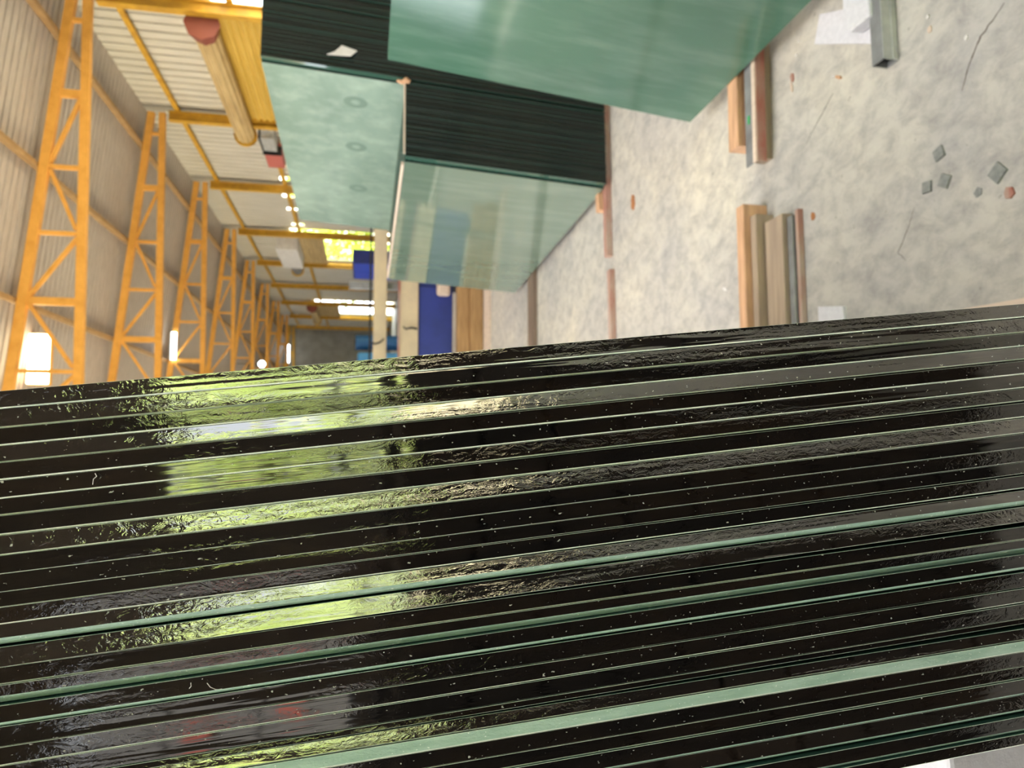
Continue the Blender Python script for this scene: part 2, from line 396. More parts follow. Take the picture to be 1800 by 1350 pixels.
# portal columns and tapering lattice trusses
NODES = [6.12, 5.0, 3.9, 2.93, 1.94, .94, -.05, -1.05, -2.0, -2.9]
TRUSS_L = 'orange yellow lattice roof truss, '
for i in range(1, 10):
    Y = BAY[i] if i < 9 else 44.75
    d = ORD[i - 1] + ' truss from the camera'
    t_ = empty('roof_truss', (6.4, Y, 5.4), TRUSS_L + d, 'truss', 'lattice trusses under the roof')
    def bot(X): return 5.56 - (6.4 - X) * .016
    def top(X): return 5.785 + (6.4 - X) * .100
    zt = roofz
    om = M['orange'] if i < 9 else M['yellow']
    mb = MB(); mb.beam((6.56, Y, bot(6.56)), (XR, Y, bot(XR)), .10, .12); mb.build('bottom_chord', om, t_, loc=(0, 0, 0)).matrix_parent_inverse = Matrix.Translation((-6.4, -Y, -5.4))
    mb = MB(); mb.beam((6.56, Y, top(6.56)), (XR, Y, top(XR)), .10, .13); mb.build('top_chord', om, t_).matrix_parent_inverse = Matrix.Translation((-6.4, -Y, -5.4))
    for k, X in enumerate(NODES):
        w = .11 if k in (1, 4, 7) else .055
        mb = MB(); mb.beam((X, Y, bot(X) + .05), (X, Y, top(X) - .06), .07, w, up=(1, 0, 0))
        mb.build('strut', om, t_).matrix_parent_inverse = Matrix.Translation((-6.4, -Y, -5.4))
        if 1 <= k < len(NODES) - 1:
            X2 = NODES[k + 1]
            a, b_ = ((X - .06, Y, bot(X) + .06), (X2 + .05, Y, top(X2) - .07)) if k % 2 else ((X - .05, Y, top(X) - .08), (X2 + .06, Y, bot(X2) + .08))
            mb = MB(); mb.beam(a, b_, .05, .062, up=(0, 1, 0))
            mb.build('diagonal_brace', om, t_).matrix_parent_inverse = Matrix.Translation((-6.4, -Y, -5.4))
    c_ = empty('portal_column', (6.4, Y, 0), 'yellow steel column against the right wall carrying the ' + d, 'column', 'yellow columns of the right wall')
    mb = MB(); w = .075
    mb.box((6.41, Y - w, 0.015), (6.43, Y + w, 5.44)); mb.box((6.58, Y - w, 0.015), (6.60, Y + w, 5.44)); mb.box((6.43, Y - .02, 0.015), (6.58, Y + .02, 5.44))
    mb.build('shaft', M['yellow'], c_).matrix_parent_inverse = Matrix.Translation((-6.4, -Y, 0))
    mb = MB(); mb.box((6.33, Y - .14, 0), (6.60, Y + .14, .015)); mb.build('base_plate', M['yellow'], c_).matrix_parent_inverse = Matrix.Translation((-6.4, -Y, 0))


# roller shutters on the right wall
def shutter(y0, y1, zb, label, curtain, roll, hood=None):
    r = empty('roller_shutter', (6.3, y0, 0), label, 'shutter', 'roller shutters of the right wall')
    inv = Matrix.Translation((-6.3, -y0, 0))
    mb = MB(); prof = []; z = zb
    while z < 3.92:
        prof += [(z, 0), (z + .03, .03), (z + .08, .03), (z + .11, 0)]; z += .125
    for (a, oa), (b, ob) in zip(prof[:-1], prof[1:]):
        mb.quad([(6.55 - oa, y0 + .12, a), (6.55 - ob, y0 + .12, b), (6.55 - ob, y1 - .12, b), (6.55 - oa, y1 - .12, a)])
    mb.build('slat_curtain', curtain, r, solid=.003).matrix_parent_inverse = inv
    mb = MB(); mb.tube([(6.33, y0 + .40, 3.99), (6.33, y1 + .22, 3.99)], .185, 24, ribs=.05)
    mb.build('roll', roll, r).matrix_parent_inverse = inv
    rl = bpy.data.objects[mb.last]
    if not hood:
        mb = MB(); mb.tube([(6.33, y0 + .09, 4.0), (6.33, y0 + .18, 4.0), (6.33, y0 + .42, 4.0)], [.27, .25, .19], 8)
        mb.build('end_bracket', M['endcap'], rl)
    mb = MB(); mb.tube([(6.33, y1 + .22, 3.99), (6.33, y1 + .28, 3.99)], .235, 28)
    mb.build('rim_disc', M['yellow'], rl)
    for yy in (y0 + .09, y1 - .13):
        mb = MB(); mb.box((6.50, yy, 0), (6.59, yy + .05, 3.95)); mb.build('guide_rail', M['yellow'], r).matrix_parent_inverse = inv
    if hood:
        mb = MB(); mb.box((6.06, y0 + .25, 3.66), (6.57, y0 + 2.9, 4.34)); mb.build('hood', hood, r).matrix_parent_inverse = inv
    return r


shutter(11.5, 15.65, .02, 'nearest roller shutter, yellow slats lowered behind the tall glass stack', M['curtain'], M['roll'])
shutter(24.2, 28.4, 2.85, 'middle roller shutter, tan curtain half raised over green foliage, white hood', M['roll'], M['galvdark'], M['white'])
shutter(36.7, 40.8, 2.75, 'farthest roller shutter, tan curtain half raised over glaring daylight', M['roll'], M['roll'])

# lamps
def lampgroup(name, loc, label, cat='lamp'): return empty(name, loc, label, cat, 'lamps under the roof')
L = lampgroup('floodlight', (1.20, 12.4, 6.345), 'glaring warm rectangular floodlight hung behind the nearest truss')
mb = MB(); mb.box((-.40, -.01, -.165), (.40, .10, .155)); mb.build('housing', M['orange'], L, bevel=.02)
mb = MB(); mb.box((-.38, -.035, -.155), (.38, -.012, .15)); mb.build('lens', M['flood'], L, bevel=.06)
mb = MB(); mb.beam((0, .06, .155), (0, .06, .19), .03, .03, up=(1, 0, 0)); mb.build('bracket', M['black'], L)
L = lampgroup('batten_lamp', (2.30, 19.7, 6.13), 'white tube lamp between the second and third trusses')
mb = MB(); mb.tube([(-.34, 0, .035), (.34, 0, .035)], .06, 12); mb.build('tube', M['tube'], L)
mb = MB(); mb.box((-.37, -.035, .09), (.37, .035, .13)); mb.build('housing', M['galv'], L)
L = lampgroup('bulb_lamp', (2.87, 30, 5.38), 'small round white bulb shining among the distant trusses')
mb = MB()
mb.tube([(0, 0, -.13), (0, 0, -.10), (0, 0, -.04), (0, 0, .04), (0, 0, .10), (0, 0, .13)], [.02, .08, .13, .13, .08, .03], 14); mb.build('bulb', M['tube'], L, smooth=True)
mb = MB(); mb.tube([(0, 0, .13), (0, 0, .96)], .012, 6); mb.build('cord', M['black'], L)
L = lampgroup('batten_lamp', (4.8, 43.6, 5.75), 'faint tube lamp glowing near the far end wall')
mb = MB(); mb.tube([(-.5, 0, 0), (.5, 0, 0)], .10, 12); mb.build('tube', M['tube'], L)
mb = MB(); mb.box((-.52, -.05, .10), (.52, .05, .16)); mb.box((-.01, -.01, .16), (.01, .01, .36)); mb.build('housing', M['galv'], L)

# boxes on the lower rail
B = empty('switch_box', (6.49, 16.35, 3.58), 'small grey and dark box mounted on the right wall beside the red box', 'electrical box')
mb = MB(); mb.box((-.16, -.36, -.14), (.10, .36, .14)); mb.build('case', M['galv'], B, bevel=.01)
mb = MB(); mb.box((-.18, -.40, .141), (.11, .40, .17)); mb.build('lid', M['black'], B)
B = empty('fuse_box', (6.49, 17.25, 3.56), 'faded red box mounted on the lower rail of the right wall', 'electrical box')
mb = MB(); mb.box((-.18, -.42, -.20), (.10, .42, .18)); mb.build('case', M['redbox'], B, bevel=.015)
mb = MB(); mb.box((-.20, -.47, -.2), (-.0, -.43, .20)); mb.build('side_plate', M['black'], B)


# slatted crate added unseen behind the photographer to darken what the near edges mirror
K = empty('added_crate', (-.60, -.86, 0), 'dark stained slatted crate added behind the camera to darken the near glass edges', 'crate')
mb = MB()
for k in range(9): mb.box((-.85, .20, .03 + k * .155), (.80, .225, .17 + k * .155)); mb.box((-.85, -.3, .03 + k * .155), (-.825, .2, .17 + k * .155)); mb.box((.775, -.3, .03 + k * .155), (.80, .2, .17 + k * .155))
mb.build('slats', M['stain'], K)
mb = MB(); mb.box((-.85, -.3, 1.43), (.80, .225, 1.455)); mb.build('lid', M['stain'], K)
for x in (-.80, .72): mb = MB(); mb.box((x, .15, 0), (x + .05, .199, 1.42)); mb.build('post', M['stain'], K)
mb = MB(); mb.box((-.82, .12, .03), (.77, .145, 1.40)); mb.build('lining', M['black'], K)


# trees beyond the openings
def tree(loc, h, r, leafm, label, seed, n=1500, big=.22):
    rr = random.Random(seed)
    T = empty('tree', loc, label, 'tree', 'trees outside the hall')
    mb = MB(); mb.tube([(0, 0, 0), (.1, .05, h * .3), (-.05, 0, h * .55), (.1, .1, h * .8)], [.16, .12, .09, .03], 8)
    for k in range(5):
        a = rr.random() * 6.28; z = h * (.3 + .1 * k)
        mb.tube([(0, 0, z), (math.cos(a) * r * .4, math.sin(a) * r * .4, z + h * .1), (math.cos(a) * r * .75, math.sin(a) * r * .75, z + h * .22)], [.06, .045, .02], 6)
    mb.build('trunk', M['bark'], T, smooth=True)
    mb = MB()
    blobs = [(rr.uniform(-r, r) * .6, rr.uniform(-r, r) * .6, rr.uniform(.12, .95) * h, rr.uniform(.45, .8) * r * .75) for _ in range(11)]
    for _ in range(n):
        bx_, by_, bz_, br_ = rr.choice(blobs)
        v = Vector((rr.gauss(0, 1), rr.gauss(0, 1), rr.gauss(0, 1))).normalized() * br_ * rr.uniform(.55, 1)
        c = Vector((bx_, by_, bz_)) + v
        if c.z < .15: continue
        a = Vector((rr.gauss(0, 1), rr.gauss(0, 1), rr.gauss(0, 1))).normalized(); b = a.orthogonal().normalized()
        s = big * rr.uniform(.6, 1.3)
        mb.quad([c - a * s, c - b * s * .42, c + a * s, c + b * s * .42])
    mb.build('foliage', leafm, T)
    return T


G = -.13
tree((9.6, 26.0, G), 4.6, 2.2, M['leafbright'], 'bright yellow green tree seen through the half raised middle shutter, nearer one', 1)
tree((11.5, 30.5, G), 5.2, 2.6, M['leafbright'], 'bright yellow green tree seen through the middle shutter, the farther one', 2)
tree((10.0, 41.0, G), 5.0, 2.6, M['leafbright'], 'sunlit tree seen through the farthest shutter opening', 3)
tree((12.5, 46.5, G), 5.0, 2.6, M['leafbright'], 'sunlit tree beyond the farthest shutter, deepest in the hall', 4)
tree((.2, -9.6, G), 4.6, 1.7, M['leafpale'], 'sunlit shrub tree mirrored in the near glass edges, closer one', 5, 1300, .16)
tree((3.6, -10.2, G), 4.8, 1.9, M['leaf'], 'sunlit shrub tree mirrored in the near glass edges, right one', 6, 1300, .16)
tree((1.4, -14.2, G), 6.0, 2.4, M['leafpale'], 'tall sunlit tree mirrored in the near glass edges, rear one', 7, 1100, .2)


# ------------------------------------------------------------------ the glass
def sheet_mesh(name, t, L, H, cl, cr, mats, tilt=0, rows=1, setb=0):
    """upright sheet; front end at y=0, thickness along +x, height along z; ground arrises cl / cr on its two front corners
    mats: end face, arris, broad face, wide arris"""
    mb = MB()
    sec = [(cl, tilt / 2), (t - cr, -tilt / 2), (t, max(cr, .0004) - tilt / 2), (t, L), (0, L), (0, max(cl, .0004) + tilt / 2)]
    lo = min(y for x, y in sec); sec = [(x, y - lo) for x, y in sec]
    n = len(sec)
    for x, y in sec: mb.v.append((x, y, 0))
    for x, y in sec: mb.v.append((x, y, H))
    idx = [0, 3 if cr > .0015 else 1, 2, 2, 2, 3 if cl > .0015 else 1]
    for k in range(n):
        k2 = (k + 1) % n
        mb.f.append((k, k2, n + k2, n + k)); mb.m.append(idx[k])
    mb.f.append(tuple(range(n))[::-1]); mb.m.append(1)
    mb.f.append(tuple(range(n, 2 * n))); mb.m.append(1)
    return mb.build(name, mats)


# foreground stack: X of each sheet's right side at z=1.69 and z=1.03, read off as it leans
TOPX = [.026, .0161, .0056, -.004, -.0132, -.023, -.0328, -.042, -.0526, -.0632, -.0731, -.0828, -.0908, -.1001, -.1123, -.1226, -.1319, -.1425, -.1537, -.1640, -.1739, -.1840]
BOTX = [.0974, .0869, .076, .066, .0556, .046, .0357, .0254, .0143, .0033, -.0069, -.0171, -.0264, -.0373, -.049, -.0626, -.0718, -.0818, -.0945, -.1055, -.1162, -.1262,
        -.1338, -.1416, -.1493, -.1590, -.1675, -.1790, -.1925, -.2041, -.2121]
while len(TOPX) < len(BOTX): TOPX.append(BOTX[len(TOPX)] - .0580 + .0002 * len(TOPX))
N = len(TOPX) - 1
WIDE = {13: (.0040, .0001), 16: (.0042, .0001), 17: (.0022, .0001), 25: (.0012, .0001), 26: (.0016, .0001), 27: (.0024, .0001), 28: (.0024, .0001)}
Z0 = .10
desc = {0: 'outermost black-edged glass sheet of the near stack, on the floor side', 23: 'glass sheet with the widest pale teal ground edge in the near stack',
        13: 'near-stack glass sheet with a broad speckled green arris, upper of the two wide bands'}
TILT = {0: .0001, 1: .0001, 3: -.0007, 8: -.0011, 13: -.0015, 14: -.0018, 22: -.0016, 27: -.0022}    # end faces ground a little out of square
rs = random.Random(11)
for i in range(N):
    lean = (TOPX[i] - BOTX[i]) / (1.69 - 1.03)
    pitch_t = TOPX[i] - TOPX[i + 1]; pitch_b = BOTX[i] - BOTX[i + 1]
    t = min(pitch_t, pitch_b) * math.cos(math.atan(lean)) - .00012
    t = min(t, .0108)
    cl, cr = WIDE.get(i, ((rs.uniform(.0006, .0010), .00012) if i not in (9, 10, 11, 14, 18, 20, 21, 24) else (.00028, .0001)))
    em = M['edgewavy'] if i in (0, 1, 3, 9, 16, 18, 20, 22, 25, 27) else M['edge']
    if i in TILT: em = M['edgewet']
    if i == 23: em = M['arriswide']
    o = sheet_mesh('glass_sheet', t, 2.1, 2.0, cl, cr, [em, M['arris'], M['face'], M['arriswide']], tilt=rs.uniform(-.0005, .0005) if i not in TILT else TILT[i])
    xr = BOTX[i] + lean * (Z0 - 1.03)                      # right side at the foot
    o.rotation_euler = (0, math.atan(lean), 0)
    o.location = (xr - t * math.cos(math.atan(lean)), .45 + (0 if i == 0 else rs.uniform(0, .0012)), Z0 + .0)
    tag(o, desc.get(i, 'dark polished edge of a glass sheet, ' + ORD[i] + ' from the floor side of the near stack'), 'glass sheet', 'glass sheets of the near stack')

# sheet set back behind the stack, with white foam block between
o = sheet_mesh('glass_sheet', .010, 1.5, 1.86, .0006, .0006, [M['edge'], M['arris'], M['face'], M['arris']])
o.rotation_euler = (0, -.085, 0); o.location = (-.335 + .085 * 1.0 - .0, .64, .10)
o.location.x = -.245
tag(o, 'dark green glass sheet set back on the far side of the near stack', 'glass sheet')
mb = MB(); mb.box((-.062, -.06, -.040), (.0, .06, .040))
f_ = mb.build('foam_spacer', M['foam'], loc=(0, 0, 0), bevel=.004); f_.location = (-.238, .60, .990); f_.rotation_euler = (0, -.09, 0)
tag(f_, 'off white foam spacer block beside the lower left of the near glass stack', 'spacer')


def place_group(items, base, rz, lean):
    """items: (object, dx, dy, z) laid out in the frame of a leaning stack"""
    for o, dx, dy, z in items:
        v = Matrix.Rotation(rz, 4, 'Z') @ Vector((dx, dy, 0))
        o.location = (base[0] + v.x, base[1] + v.y, z)
        o.rotation_euler = Matrix.LocRotScale(None, (Matrix.Rotation(rz, 3, 'Z') @ Matrix.Rotation(lean, 3, 'Y')).to_quaternion(), None).to_euler()


def clone(o, label, cat, group):
    c = o.copy(); COL.objects.link(c); return tag(c, label, cat, group)


# rear stack, shorter sheets (mirror-like left face) and taller sheets behind them
FT = .0122
lean_b = math.atan((1.641 - 1.557) / (1.26 - .016))
items = []
first = sheet_mesh('glass_sheet', FT - .0003, 2.75, 1.235, .0008, .0008, [M['edgefar'], M['arrisfar'], M['facemirror'], M['arrisfar']])
tag(first, 'shorter glass sheet whose wide face mirrors the floor, facing the aisle beside the dark stack', 'glass sheet', 'shorter sheets of the rear glass stack')
items.append((first, 0, .06, .045))
inner = sheet_mesh('glass_sheet', FT - .0003, 2.75, 1.235, .0009, .0009, [M['edgefar'], M['arrisfar'], M['face'], M['arrisfar']])
lab = 'dark inner sheet of the shorter rear stack, showing only its black edge'
tag(inner, lab, 'glass sheet', 'shorter sheets of the rear glass stack')
nS = 39
rs = random.Random(3)
for k in range(1, nS):
    o = inner if k == 1 else clone(inner, lab, 'glass sheet', 'shorter sheets of the rear glass stack')
    items.append((o, k * FT, rs.uniform(0, .012), .045))
tall = sheet_mesh('glass_sheet', FT - .0003, 2.75, 2.065, .0008, .0008, [M['edgefar'], M['arrisfar'], M['facepale'], M['arrisfar']])
tag(tall, 'tall pale green dusty glass sheet whose face rises above the shorter rear sheets', 'glass sheet', 'taller sheets of the rear glass stack')
items.append((tall, nS * FT + .004, .05, .045))
for yy, zz in ((.316, 1.532), (.973, 1.533), (1.769, 1.522)):
    mb = MB(); n_ = 28
    for ro, ri in ((.075, .030),):
        for k in range(n_):
            a0, a1 = 2 * math.pi * k / n_, 2 * math.pi * (k + 1) / n_
            mb.hexa([(-.0004, ro * math.cos(a0), ro * math.sin(a0)), (-.0004, ro * math.cos(a1), ro * math.sin(a1)), (-.0004, ri * math.cos(a1), ri * math.sin(a1)), (-.0004, ri * math.cos(a0), ri * math.sin(a0)),
                     (-.00002, ro * math.cos(a0), ro * math.sin(a0)), (-.00002, ro * math.cos(a1), ro * math.sin(a1)), (-.00002, ri * math.cos(a1), ri * math.sin(a1)), (-.00002, ri * math.cos(a0), ri * math.sin(a0))])
    sm_ = mb.build('suction_mark', M['mark'], tall, loc=(0, 0, 0)); sm_.location = (0, yy, zz)
tin = sheet_mesh('glass_sheet', FT - .0003, 2.75, 2.065, .0009, .0009, [M['edgefar'], M['arrisfar'], M['face'], M['arrisfar']])
lab = 'dark inner sheet of the taller rear stack, showing only its green black edge'
tag(tin, lab, 'glass sheet', 'taller sheets of the rear glass stack')
for k in range(1, 50):
    o = tin if k == 1 else clone(tin, lab, 'glass sheet', 'taller sheets of the rear glass stack')
    items.append((o, nS * FT + .004 + k * FT, rs.uniform(0, .014), .045))
BX, BY, BR = 1.556, 4.26, .045
place_group(items, (BX, BY), BR, lean_b)

# leaning sheet A, nearest on the right, with the sheets behind it
lean_a = math.atan((1.547 - 1.397) / (1.413 - .09))
sa = sheet_mesh('glass_sheet', .012, 2.1, 1.335, .0015, .0015, [M['arris'], M['arris'], M['facedeep'], M['arris']])
# far end is the visible one: turn the mesh so that its front end looks down the hall side
tag(sa, 'large teal green glass sheet leaning over the bearer, nearest of the rear sheets', 'glass sheet', 'sheets of the leaning stack at the right')
its = [(sa, 0, -2.1, .095)]
for k in range(1, 4):
    o = sheet_mesh('glass_sheet', .012, 2.1, 1.335, .001, .001, [M['arrisfar'], M['arrisfar'], M['face'], M['arrisfar']])
    tag(o, 'dark sheet packed right behind the large leaning teal sheet', 'glass sheet', 'sheets of the leaning stack at the right')
    its.append((o, k * .0125, -2.1 - .01, .095))
place_group(its, (1.397, 2.968), .018, lean_a)

# things on and by the rear stack
s_ = (Matrix.Rotation(BR, 3, 'Z'))
def onB(dx, dy, z):
    v = s_ @ Vector((dx + math.tan(lean_b) * (z - .045), dy, 0)); return (BX + v.x, BY + v.y, z)
mb = MB(); a_ = onB(.006, .10, 1.288); b_ = onB(.006, 2.75, 1.288)
mb.beam(a_, b_, .022, .016); tag(mb.build('edge_strip', M['palewood'], loc=a_, bevel=.002), 'pale strip lying along the top of the aisle-side rear sheet', 'strip')
mb = MB(); a_ = onB(.03, .012, 1.284); b_ = onB(.47, .012, 1.284)
mb.beam(a_, b_, .018, .010); tag(mb.build('edge_strip', M['palewood'], loc=a_, bevel=.002), 'thin pale strip across the near top corner of the shorter rear stack', 'strip')
p0 = Vector(onB(.468, -.002, 1.285)); mb = MB()
mb.tube([p0 + Vector((0, 0, -.03)), p0 + Vector((.008, -.005, -.01)), p0 + Vector((-.006, 0, .015)), p0 + Vector((.004, .004, .045))], [.012, .018, .014, .008], 7)
tag(mb.build('paper_wad', M['wood'], loc=tuple(p0)), 'crumpled tan scrap at the corner where tall and short rear sheets meet', 'scrap')
sc = [(2.222, 1.736), (2.245, 1.69), (2.285, 1.651), (2.261, 1.562), (2.225, 1.60), (2.222, 1.66)]
mb = MB(); yq = 4.272
fr = [(x, yq, z) for x, z in sc]; bk = [(x, yq + .004, z) for x, z in sc]
mb.quad(fr[::-1]); mb.quad(bk)
for k in range(len(sc)): k2 = (k + 1) % len(sc); mb.quad([fr[k], fr[k2], bk[k2], bk[k]])
scr = mb.build('paper_label', M['white'], loc=(2.24, yq, 1.65))
tag(scr, 'torn white paper label stuck on the dark edges of the tall rear stack', 'label')


# ------------------------------------------------------------------ bearers and bars on the floor
def bar(name, p, q, w, h, m, label, cat, parent=None, bevel=.003, zc=None, group='bearers on the floor under the glass'):
    z = h / 2 if zc is None else zc
    mb = MB(); mb.beam((p[0], p[1], z), (q[0], q[1], z), w, h)
    o = mb.build(name, m, loc=(p[0], p[1], 0), bevel=bevel)
    return tag(o, label, cat, group)


# bearer under the near stack (runs on to the left below it): steel channel, split orange wood, grey plank
bar('wood_bearer', (.885, 2.545), (-.42, 2.52), .055, .10, M['wood'], 'orange split wooden bearer running under the near glass stack', 'bearer')
bar('batten', (.835, 2.493), (-.42, 2.468), .038, .075, M['wood2'], 'narrow tan batten beside the orange wooden bearer', 'bearer')
bar('plank', (.80, 2.405), (-.42, 2.38), .115, .045, M['wood2'], 'flat weathered brown plank lying next to the orange bearer', 'plank')
bar('steel_bar', (.785, 2.325), (-.42, 2.30), .03, .03, M['galvdark'], 'dull steel bar along the camera side of the brown plank', 'bar')
bar('steel_bar', (.80, 2.295), (-.42, 2.265), .018, .022, M['redox'], 'thin rusty bar nearest the camera beside the near stack bearer', 'bar')
# bearer under the leaning sheet
bar('wood_bearer', (2.1, 2.60), (1.13, 2.60), .075, .09, M['wood'], 'orange wooden bearer sticking out under the leaning teal sheet', 'bearer')
H_ = empty('steel_channel', (1.03, 2.47, 0), 'grey and red steel channel beside the bearer under the leaning teal sheet', 'bearer', 'bearers on the floor under the glass')
mb = MB(); mb.beam((0, .034, .073), (1.1, .034, .073), .052, .006); mb.build('flange', M['galvdark'], H_, bevel=.001)
mb = MB(); mb.beam((0, -.004, .073), (1.1, -.004, .073), .024, .008); mb.build('lip', M['palewood'], H_, bevel=.001)
mb = MB(); mb.beam((0, -.02, .055), (1.1, -.02, .055), .006, .036); mb.build('web', M['redox'], H_, bevel=.001)
mb = MB(); mb.beam((0.02, .03, .018), (1.1, .03, .018), .06, .036); mb.beam((0.02, .045, .05), (1.1, .045, .05), .02, .04); mb.build('packing_strip', M['wood2'], H_, bevel=.001)
g_ = bar('tape_mark', (1.19, 2.50), (1.222, 2.50), .012, .003, mat('green_tape', (.03, .40, .12), .6), 'small green tape mark on the steel channel under the leaning sheet', 'tape', zc=.0775, group=None)
# galvanised box section, nearest right
BXS = empty('box_section', (1.085, 1.845, 0), 'galvanised hollow steel box section at the right, nearest to the camera', 'bar', 'bearers on the floor under the glass')
BXS.rotation_euler = (0, 0, .03)
mb = MB(); w, h, tk, Ln = .05, .05, .003, 1.1
mb.box((0, -w, 0), (Ln, 0, tk)); mb.box((0, -w + tk, h - tk), (Ln, 0, h)); mb.box((0, -tk, tk), (Ln, 0, h - tk))
mb.build('tube_wall', M['galvdark'], BXS)
mb = MB(); mb.box((0, -w, tk), (Ln, -w + tk, h)); mb.box((0, -w - .004, .016), (Ln, -w, .022)); mb.build('side_wall', M['galv'], BXS)  # near face takes paler steel, the light on it put into the colour
mb = MB(); mb.box((.02, -.04, tk), (.30, -.015, tk + .012)); mb.build('inner_sliver', M['wood2'], BXS)
# thin dark red bearers far along the rear stack
bar('wood_bearer', (2.6, 4.37), (1.12, 4.31), .05, .04, M['redox'], 'dark red bearer under the near end of the rear stack', 'bearer')
bar('wood_bearer', (1.03, 4.28), (-.2, 4.22), .05, .035, M['redox'], 'dark red bar continuing the line of the rear stack bearer towards the near stack', 'bearer')
bar('wood_bearer', (2.4, 6.42), (-.4, 6.40), .22, .04, worn('brown_bearer', (.22, .16, .12), (.14, .10, .08), 4, (.6, 5, 5)), 'wide dark brown bearer crossing the floor under the far end of the rear stack', 'bearer')
tag(bar('timber_stub', (1.44, 4.42), (1.60, 4.43), .06, .055, M['wood'], 'small tan wood block at the foot corner of the rear stack', 'block'), group='loose scraps on the floor')

# paper and foam beside the box section
def slab(name, pts, z0, z1, m, label, cat, group=None, bevel=0):
    mb = MB(); n = len(pts); mb.v = [(x, y, z0) for x, y in pts] + [(x, y, z1) for x, y in pts]
    mb.f = [tuple(range(n))[::-1], tuple(range(n, 2 * n))] + [(k, (k + 1) % n, n + (k + 1) % n, n + k) for k in range(n)]; mb.m = [0] * len(mb.f)
    # keep winding outwards
    ar = sum(pts[k][0] * pts[(k + 1) % n][1] - pts[(k + 1) % n][0] * pts[k][1] for k in range(n))
    if ar < 0: mb.f = [f[::-1] for f in mb.f]
    cx_, cy_ = sum(p[0] for p in pts) / n, sum(p[1] for p in pts) / n
    return tag(mb.build(name, m, loc=(cx_, cy_, z0), bevel=bevel), label, cat, group)


slab('foam_sheet', [(1.424, 2.142), (1.337, 2.175), (1.182, 1.885), (1.29, 1.84), (1.36, 2.0)], 0, .012, M['foam'], 'flat white foam sheet lying on the floor beside the box section', 'foam sheet', 'white packing scraps', .001)
slab('foam_block', [(1.42, 1.955), (1.262, 1.956), (1.235, 1.925), (1.235, 1.835), (1.40, 1.84)], .013, .062, M['foam'], 'white foam block resting on the flat foam sheet', 'foam block', 'white packing scraps', .006)
slab('foam_sheet', [(.439, 2.20), (.28, 2.20), (.28, 2.06), (.418, 2.07)], 0, .012, M['foam'], 'white foam scrap peeking out from behind the near glass stack', 'foam sheet', 'white packing scraps', .001)
slab('wood_offcut', [(.325, 1.60), (.20, 1.62), (.20, 1.33), (.318, 1.33)], 0, .02, M['palewood'], 'pinkish wooden offcut at the lower edge of the floor beside the near stack', 'offcut', 'loose scraps on the floor')

# cork pads
PADS = [(1651, .757, 1.660, .3, .019, 'single grey cork pad nearest the teal sheet, apart from the pair'), (0, .681, 1.707, 1.5, .018, 'grey cork pad at the far side of the close pair'),
        (0, .677, 1.645, 1.05, .020, 'grey cork pad at the near side of the close pair'), (0, .640, 1.480, .72, .023, 'largest grey cork pad, nearest to the camera')]
for _, x, y, a, s, l in PADS:
    pts = [(x + s * math.cos(a + math.pi / 2 * k + math.pi / 4) * 1.2, y + s * math.sin(a + math.pi / 2 * k + math.pi / 4) * 1.2) for k in range(4)]
    slab('cork_pad', pts, 0, .007, M['pad'], l, 'cork pad', 'grey cork pads scattered on the floor', .0008)
slab('cork_pad', [(.612 + .014, 1.543), (.614, 1.556), (.600, 1.548), (.604, 1.532), (.618, 1.530)], 0, .002, M['pad'], 'thin worn fragment of a grey cork pad', 'cork pad', 'grey cork pads scattered on the floor')

# chips and splinters
def chip(x, y, s, m, label, a=0, asp=1.6, h=.004, name='wood_chip'):
    n = 6; r_ = random.Random(int(x * 1000 + y * 77)); pts = []
    for k in range(n):
        t = 2 * math.pi * k / n; q = s * r_.uniform(.75, 1.15); px, py = q * asp * math.cos(t), q * math.sin(t)
        pts.append((x + px * math.cos(a) - py * math.sin(a), y + px * math.sin(a) + py * math.cos(a)))
    slab(name, pts, 0, h, m, label, 'chip', 'loose scraps on the floor')


chip(1.294, 2.325, .011, M['redox'], 'reddish splinter on the floor between bearer and box section', .2, 2.2)
chip(1.262, 2.33, .008, M['palewood'], 'pale splinter beside the reddish splinter', .2, 2.4)
chip(1.168, 2.066, .006, M['wood'], 'small curved wood shaving beside a glass crumb', .9, 3.2, .006)
chip(1.185, 2.095, .005, M['white'], 'tiny white crumb next to the wood shaving', 0, 1, .004, 'glass_crumb')
chip(.756, 2.226, .012, M['rust'], 'rust brown chip on the open floor past the plank', .4, 1.4)
chip(1.348, 3.93, .028, M['rust'], 'rust brown flake on the floor near the rear stack foot', .2, 1.8)
chip(1.362, 2.295, .006, M['white'], 'white glass crumb below the flat foam sheet', 0, 1, .004, 'glass_crumb')
chip(1.405, 2.28, .005, M['white'], 'white glass crumb nearest the teal sheet bottom edge', 0, 1, .004, 'glass_crumb')
chip(1.148, 1.679, .006, M['white'], 'white crumb on the floor on the camera side of the box section', 0, 1.2, .004, 'glass_crumb')
chip(1.110, 1.675, .008, M['palewood'], 'pale chip on the camera side of the box section', .5, 1.2)
chip(1.02, 1.555, .007, M['white'], 'white crumb lying in the floor crack', 0, 1, .004, 'glass_crumb')
chip(.63, 2.86, .008, M['white'], 'thin white flake on the far side of the orange bearer', 1.2, 3.0, .003, 'glass_crumb')
chip(.58, 1.452, .014, M['redox'], 'reddish brown lump past the largest cork pad', .3, 1.2, .006)


